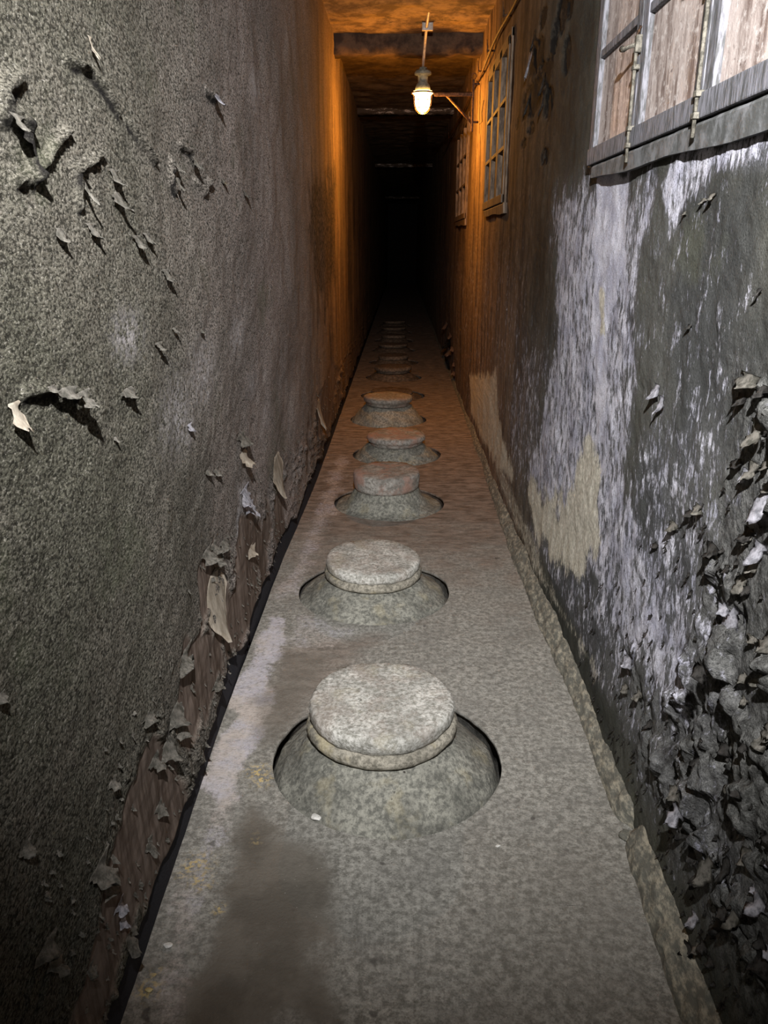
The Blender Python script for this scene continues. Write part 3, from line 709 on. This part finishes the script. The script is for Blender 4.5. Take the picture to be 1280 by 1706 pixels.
br = empty('lamp_bracket', (XR, LAMP.y, LAMP.z))
tag(br, 'rusty triangular iron bracket holding the lamp from the right wall', 'bracket')
L0 = Vector((LAMP.x - XR, 0, 0))
bm = bmesh.new(); bx(bm, L0.x + .090, -.05, -.014, .014, .006, .012, .001); bx(bm, L0.x + .090, -.05, -.014, -.009, -.018, .012, .001); tag(obj('arm', bm, M['rust'], br), None)
bm = bmesh.new(); tube(bm, [(.088 * math.cos(i * math.pi / 12) + L0.x, .088 * math.sin(i * math.pi / 12), .008) for i in range(24)], .006, 8, True); obj('lamp_collar', bm, M['rust'], br)
bm = bmesh.new(); tube(bm, [(L0.x + .19, 0, -.012), (-.058, 0, -.21)], .009, 8); obj('brace', bm, M['rust'], br)
bm = bmesh.new(); bx(bm, -.066, -.050, -.018, .018, -.27, .10, .002); obj('wall_bar', bm, M['rust'], br)
for zb in (-.20, .07): bm = bmesh.new(); tube(bm, [(-.055, 0, zb), (-.008, .0, zb)], .008, 8); obj('anchor_bolt', bm, M['rust'], br)
bm = bmesh.new(); tube(bm, [(-.055 + .02 * math.sin(a), 0, .125 + .02 * math.cos(a)) for a in np.linspace(-2.6, 2.8, 14)], .0035, 6); obj('hook', bm, M['rust'], br)

bm = bmesh.new(); p0 = LAMP + Vector((0, 0, .185))
tube(bm, [p0, p0 + Vector((0.002, -.05, .05)), p0 + Vector((.012, -.35, .19)), p0 + Vector((.02, -.62, .23)), p0 + Vector((.022, -.70, .262))], .011, 12)
bx(bm, p0.x - .02, p0.x + .06, p0.y - .37, p0.y - .34, p0.z + .17, p0.z + .262, .003)
tag(obj('conduit_pipe', bm, M['pipe']), 'thin pale conduit pipe sloping from the lamp up to the ceiling', 'pipe')

bm = bmesh.new(); zc = 2.715; pts = []
for y in np.linspace(0.5, 12.0, 90): pts.append((XR - .03 + .004 * math.sin(y * 3), y, zc + .010 * math.sin(y * 1.85 * 2)))
tube(bm, pts, .008, 8); cable = tag(obj('wall_cable', bm, M['rust']), 'rusty cable running along the right wall above the windows', 'cable')
for y in (3.4, 4.35, 5.1, 5.95, 6.6, 7.6, 8.8, 10.4):
    bm = bmesh.new(); tube(bm, [(XR + .012, y, zc + .02), (XR - .045, y, zc + .02)], .006, 8)
    tube(bm, [(XR - .045, y + .018 * math.sin(a), zc + .02 + .018 * math.cos(a) + .010) for a in np.linspace(-2.4, 2.8, 12)], .004, 6)
    tube(bm, [(XR - .045, y, zc + .03), (XR - .05, y + .01, zc + .09)], [.004, .002], 6)
    obj('hook', bm, M['rust'], cable)
# a short drooping wire below the bracket, left over from an older fitting
bm = bmesh.new(); tube(bm, [(XR - .02, 6.35, 2.50), (XR - .03, 6.36, 2.42), (XR - .025, 6.35, 2.36), (XR - .045, 6.35, 2.34)], .003, 6)
tag(obj('wire_end', bm, M['rust']), 'short rusty wire end sticking out of the right wall beside the bracket', 'wire')

# ------------------------------------------------------------------ paint and plaster flakes (parts of the walls)
def flake_bm(bm, p, side, w, h, curl, rng, shape='tongue', hang=True, rot=0.0):
    """sheet fixed to the wall along its top edge, curling out toward its lower tip"""
    nx, nz = 7, 9; s = 1 if side == 'L' else -1; vs = []; skew = rng.uniform(-.3, .3); c, sn = math.cos(rot), math.sin(rot)
    jl = [rng.uniform(.86, 1.14) for _ in range(nz)]; jr = [rng.uniform(.86, 1.14) for _ in range(nz)]; jp = rng.uniform(0, 6); tip = [rng.uniform(.78, 1.0) for _ in range(nx)]
    if shape != 'diamond': jl = [rng.uniform(.65, 1.25) for _ in range(nz)]; jr = [rng.uniform(.65, 1.25) for _ in range(nz)]
    for j in range(nz):
        v = j / (nz - 1); row = []
        if shape == 'diamond': wf = 0.35 + 1.3 * v if v < .5 else max(.03, 2.0 * (1 - v))
        else: wf = math.sqrt(max(0, 1 - (v * .97) ** 2.6)) * (0.75 + .25 * math.sin(v * 9 + jp))
        wf = max(.05, min(wf, 1.0))
        for i in range(nx):
            u = i / (nx - 1) * 2 - 1
            yy = u * w * .5 * wf * (jl[j] if u < 0 else jr[j]) + skew * v * w * .4
            ang = curl * v ** 1.3
            out = (h * .75) * (1 - math.cos(ang)) / max(curl, .2) + min(0.10 * w, .012) * (1 - u * u) * v + .003
            zz = -h * (math.sin(ang) / max(curl, .2) if curl > .05 else v)
            out += rng.uniform(-1, 1) * .0012
            if shape != 'diamond': zz *= tip[i]; out += .10 * h * (tip[i] - .9) * 3 * v
            yy, zz = yy * c - zz * sn, yy * sn + zz * c
            if not hang: zz = -zz
            row.append(bm.verts.new((p[0] + s * out, p[1] + yy, p[2] + zz)))
        vs.append(row)
    fs = []
    for j in range(nz - 1):
        for i in range(nx - 1): fs.append(bm.faces.new((vs[j][i], vs[j][i + 1], vs[j + 1][i + 1], vs[j + 1][i])))
    return fs
def flake(side, p, w, h, curl, mat, rng, **k):
    bm = bmesh.new(); flake_bm(bm, (0, 0, 0), side, w, h, curl, rng, **k)
    bmesh.ops.solidify(bm, geom=bm.faces[:], thickness=0.0016)
    o = obj('paint_flake', bm, M[mat], wall_left if side == 'L' else wall_right); o.location = p
    return o
rng = random.Random(7)
def at(side, x, y):
    p = hitx(x, y, XL if side == 'L' else XR)
    X = wx_left(p[1], p[2]) if side == 'L' else wx_right(p[1], p[2])
    return (X, p[1], p[2])
def fpx(side, x, y, wpx, hpx, curl, mat, **k):
    p = at(side, x, y); D = float((np.array(p) - EYE) @ fw); h = hpx * D / F
    w = wpx * D * D / (F * (0.53 if side == 'L' else 0.62))
    flake(side, p, w, h, curl, mat, rng, **k)
nL = nR = 0
LEFT = [(147, 60, 8, 42, .9, 'flake_pale'), (10, 190, 30, 45, 1.3, 'flake'), (183, 282, 18, 40, 1.3, 'flake'), (188, 320, 22, 48, 1.4, 'flake'),
        (128, 282, 9, 70, 1.0, 'flake'), (96, 380, 22, 36, 1.3, 'flake'), (146, 372, 18, 38, 1.3, 'flake'), (222, 392, 16, 34, 1.5, 'flake'), (238, 388, 14, 26, 1.2, 'flake'),
        (270, 448, 14, 30, 1.3, 'flake'), (285, 262, 12, 34, 1.2, 'flake'), (283, 296, 9, 26, 1.0, 'flake'), (318, 262, 12, 24, 1.2, 'flake'), (405, 318, 10, 16, 1.2, 'flake'),
        (370, 298, 8, 14, 1.2, 'flake'), (348, 158, 14, 22, 1.2, 'flake_white'), (258, 570, 12, 24, 1.4, 'flake'), (288, 545, 9, 14, 1.4, 'flake'), (334, 548, 7, 10, 1.2, 'flake'),
        (208, 646, 26, 26, 1.6, 'flake'), (95, 645, 42, 36, 1.7, 'flake'), (118, 650, 26, 44, 1.5, 'flake'), (72, 642, 20, 20, 1.6, 'flake'), (25, 670, 26, 64, 1.0, 'flake_pale'),
        (316, 706, 9, 18, 1.2, 'flake_white'), (192, 727, 9, 14, 1.3, 'flake'), (415, 722, 18, 32, 1.4, 'flake'), (418, 752, 14, 36, 1.2, 'flake_pale'),
        (355, 782, 9, 16, 1.3, 'flake'), (372, 780, 9, 18, 1.3, 'flake'), (373, 905, 12, 26, 1.4, 'flake'), (360, 915, 20, 34, 1.6, 'flake'), (378, 925, 18, 26, 1.5, 'flake'),
        (388, 900, 14, 22, 1.3, 'flake'), (375, 952, 34, 128, .42, 'flake_pale', dict(shape='diamond')), (472, 756, 17, 76, .42, 'flake_pale', dict(shape='diamond')),
        (422, 812, 14, 44, .8, 'flake_white'), (430, 835, 12, 36, 1.1, 'flake_white'), (436, 912, 14, 20, 1.4, 'flake_pale'), (532, 665, 7, 60, .5, 'flake_pale'),
        (318, 1090, 34, 30, 1.3, 'flake'), (372, 1135, 14, 22, 1.4, 'flake'), (252, 1190, 18, 28, 1.5, 'flake'), (300, 1180, 22, 46, 1.3, 'flake'), (312, 1200, 18, 40, 1.2, 'flake'),
        (288, 1235, 24, 44, 1.2, 'flake'), (270, 1262, 16, 36, 1.1, 'flake'), (192, 1300, 16, 24, 1.3, 'flake'), (280, 1340, 14, 30, 1.0, 'flake'), (160, 1440, 34, 60, 1.2, 'flake'),
        (185, 1460, 26, 40, 1.2, 'flake'), (206, 1505, 14, 30, 1.2, 'flake_white'), (214, 1530, 12, 26, 1.2, 'flake_white'), (222, 1560, 16, 50, .9, 'flake'), (70, 1580, 40, 40, 1.5, 'flake'),
        (90, 1590, 26, 50, 1.3, 'flake'), (40, 1410, 24, 30, 1.4, 'flake'), (4, 1155, 20, 24, 1.4, 'flake'), (262, 1400, 12, 40, .9, 'flake'), (150, 1610, 16, 26, 1.3, 'flake')]
for f_ in LEFT:
    fpx('L', *f_[:6], **(f_[6] if len(f_) > 6 else {})); nL += 1
RIGHT = [(1096, 640, 16, 34, 1.1, 'flake_white'), (1102, 660, 12, 38, .8, 'flake_white'), (885, 85, 7, 48, .32, 'flake_white'), (905, 118, 7, 40, .32, 'flake_dark'),
         (893, 50, 5, 34, .32, 'flake_dark'), (880, 150, 8, 44, .32, 'flake_dark'), (908, 148, 6, 44, .32, 'flake_dark'), (905, 250, 4, 26, .32, 'flake_dark'),
         (1250, 622, 60, 50, 1.5, 'flake'), (1275, 640, 40, 44, 1.3, 'flake_dark'), (1236, 655, 26, 44, 1.2, 'flake_dark'), (1268, 700, 40, 80, 1.0, 'flake'),
         (1252, 770, 26, 60, 1.1, 'flake'), (1270, 820, 46, 90, .9, 'flake_white'), (1240, 880, 30, 52, 1.3, 'flake_dark'), (1262, 905, 36, 70, 1.1, 'flake_white'),
         (1230, 960, 30, 54, 1.2, 'flake'), (1210, 1010, 34, 96, .6, 'flake_white'), (1192, 1040, 20, 60, .9, 'flake'), (1180, 905, 22, 36, 1.4, 'flake_dark'),
         (1035, 1095, 16, 24, 1.5, 'flake_white'), (1028, 1140, 10, 22, 1.4, 'flake'), (1050, 1150, 12, 24, 1.4, 'flake'), (1066, 1200, 10, 26, 1.3, 'flake_dark'),
         (1108, 1310, 16, 26, 1.5, 'flake'), (1120, 1330, 14, 30, 1.3, 'flake_dark'), (1140, 1310, 20, 34, 1.2, 'flake'), (1128, 1370, 18, 40, 1.2, 'flake_dark'),
         (1145, 1345, 22, 40, 1.2, 'flake_white'), (1200, 1305, 26, 34, 1.4, 'flake'), (1215, 1360, 30, 46, 1.2, 'flake_white'), (1185, 1430, 24, 70, .8, 'flake'),
         (1205, 1430, 18, 80, .7, 'flake_dark'), (1165, 1440, 18, 60, .9, 'flake_dark'), (1245, 1420, 34, 60, 1.1, 'flake'), (1262, 1500, 40, 60, 1.2, 'flake_white'),
         (1230, 1520, 30, 56, 1.0, 'flake'), (1270, 1600, 50, 60, 1.3, 'flake_dark'), (1195, 1520, 22, 54, .9, 'flake_dark'), (1250, 1120, 34, 50, 1.4, 'flake'),
         (1275, 1060, 36, 60, 1.2, 'flake'), (1260, 1220, 40, 46, 1.4, 'flake'), (1190, 1240, 22, 30, 1.5, 'flake_dark'), (1150, 540, 8, 14, 1.4, 'flake_dark'),
         (1178, 330, 12, 16, 1.4, 'flake'), (1196, 322, 14, 18, 1.4, 'flake'), (1148, 352, 9, 12, 1.4, 'flake'), (1270, 480, 10, 26, 1.3, 'flake_dark'),
         (1080, 905, 9, 14, 1.4, 'flake_dark'), (1140, 850, 16, 22, 1.5, 'flake_dark'), (1155, 840, 20, 26, 1.4, 'flake'), (1110, 870, 18, 24, 1.3, 'flake'),
         (745, 536, 5, 18, 1.1, 'flake_pink'), (751, 556, 5, 12, 1.1, 'flake_pink'), (742, 575, 5, 16, 1.0, 'flake_pink'), (750, 582, 8, 16, 1.3, 'flake_pink'),
         (756, 578, 6, 10, 1.3, 'flake_pink'), (757, 604, 4, 8, 1.1, 'flake_pink'), (757, 618, 6, 10, 1.1, 'flake_pink'), (746, 600, 10, 30, 1.2, 'flake_dark'), (748, 560, 8, 26, 1.2, 'flake_dark')]
for f_ in RIGHT: fpx('R', *f_[:2], f_[2] * (.8 if f_[0] > 1200 else 1), f_[3] * (.75 if f_[0] > 1200 else 1), *f_[4:]); nR += 1
# more, smaller ones
while nL < 98:
    y = rng.uniform(1.0, 7.0); z = rng.uniform(.17, .55 if y < 4 else .8)
    flake('L', (wx_left(y, z), y, z), rng.uniform(.015, .038), rng.uniform(.012, .034), rng.uniform(.7, 1.6), 'flake', rng); nL += 1
while nR < 98:
    x = rng.uniform(1130, 1278); y = rng.uniform(620, 1600)
    if x < 1240 - (y - 620) * .14: continue
    fpx('R', x, y, rng.uniform(10, 24), rng.uniform(14, 34), rng.uniform(.7, 1.5), rng.choice(['flake', 'flake_dark', 'flake_white', 'flake_dark']), rot=rng.uniform(-.4, .4)); nR += 1
for side, wallo, mat in (('L', wall_left, 'flake'), ('R', wall_right, 'flake_dark')):
    bm = bmesh.new()
    for k in range(420):
        if side == 'L':
            y = 0.9 + 7 * rng.random() ** 1.3; z = .16 + .5 * rng.random() ** 1.8; X = wx_left(y, z)
        else:
            y = 0.85 + 1.6 * rng.random() ** 1.2; z = .10 + 1.35 * rng.random() ** 1.4; X = wx_right(y, z)
            if z > 1.55 - .75 * (y - .85): continue
        flake_bm(bm, (X, y, z), side, rng.uniform(.007, .020), rng.uniform(.007, .020), rng.uniform(.7, 1.7), rng, rot=rng.uniform(-.5, .5))
    bmesh.ops.solidify(bm, geom=bm.faces[:], thickness=0.0012)
    tag(obj('loose_crumbs', bm, M[mat], wallo), kind='stuff')

# ------------------------------------------------------------------ chips of stone on the floor
def pebble(px, py, size, mat, label, seed, flat=.5, floorz=0.0, stretch=1.5):
    r_ = random.Random(seed); bm = bmesh.new(); bmesh.ops.create_icosphere(bm, subdivisions=3, radius=1)
    ax = [Vector((r_.gauss(0, 1), r_.gauss(0, 1), r_.gauss(0, 1))).normalized() for _ in range(9)]; lim = [r_.uniform(.55, .9) for _ in range(9)]
    for v in bm.verts:
        for a, l in zip(ax, lim):
            q = v.co.dot(a)
            if q > l: v.co -= a * (q - l)
        v.co = Vector((v.co.x * stretch * size, v.co.y * size, v.co.z * flat * size))
    p = hitz(px, py, floorz); o = obj('stone_chip', bm, M[mat]); o.location = (p[0], p[1], floorz + flat * size * .62); o.rotation_euler.z = r_.uniform(-.7, .2)
    tag(o, label, 'stone chip')
pebble(527, 1364, .0125, 'chip', 'white angular stone chip lying at the near edge of the first jar', 3, .55, .004)
pebble(280, 1576, .0075, 'chip', 'small white chip on the floor by the left wall, lower left', 5)
pebble(1050, 1396, .022, 'mortar', 'loose grey mortar lump at the foot of the right wall, beside the gap', 8, .6)
pebble(830, 1410, .005, 'chip', 'tiny white chip on bare floor right of and before the first jar', 11)
pebble(965, 1180, .006, 'chip', 'tiny white chip beside the mortar fillet of the right wall', 12)
pebble(248, 1650, .007, 'chip_yel', 'tiny ochre chip by the left wall at the bottom of the view', 13)
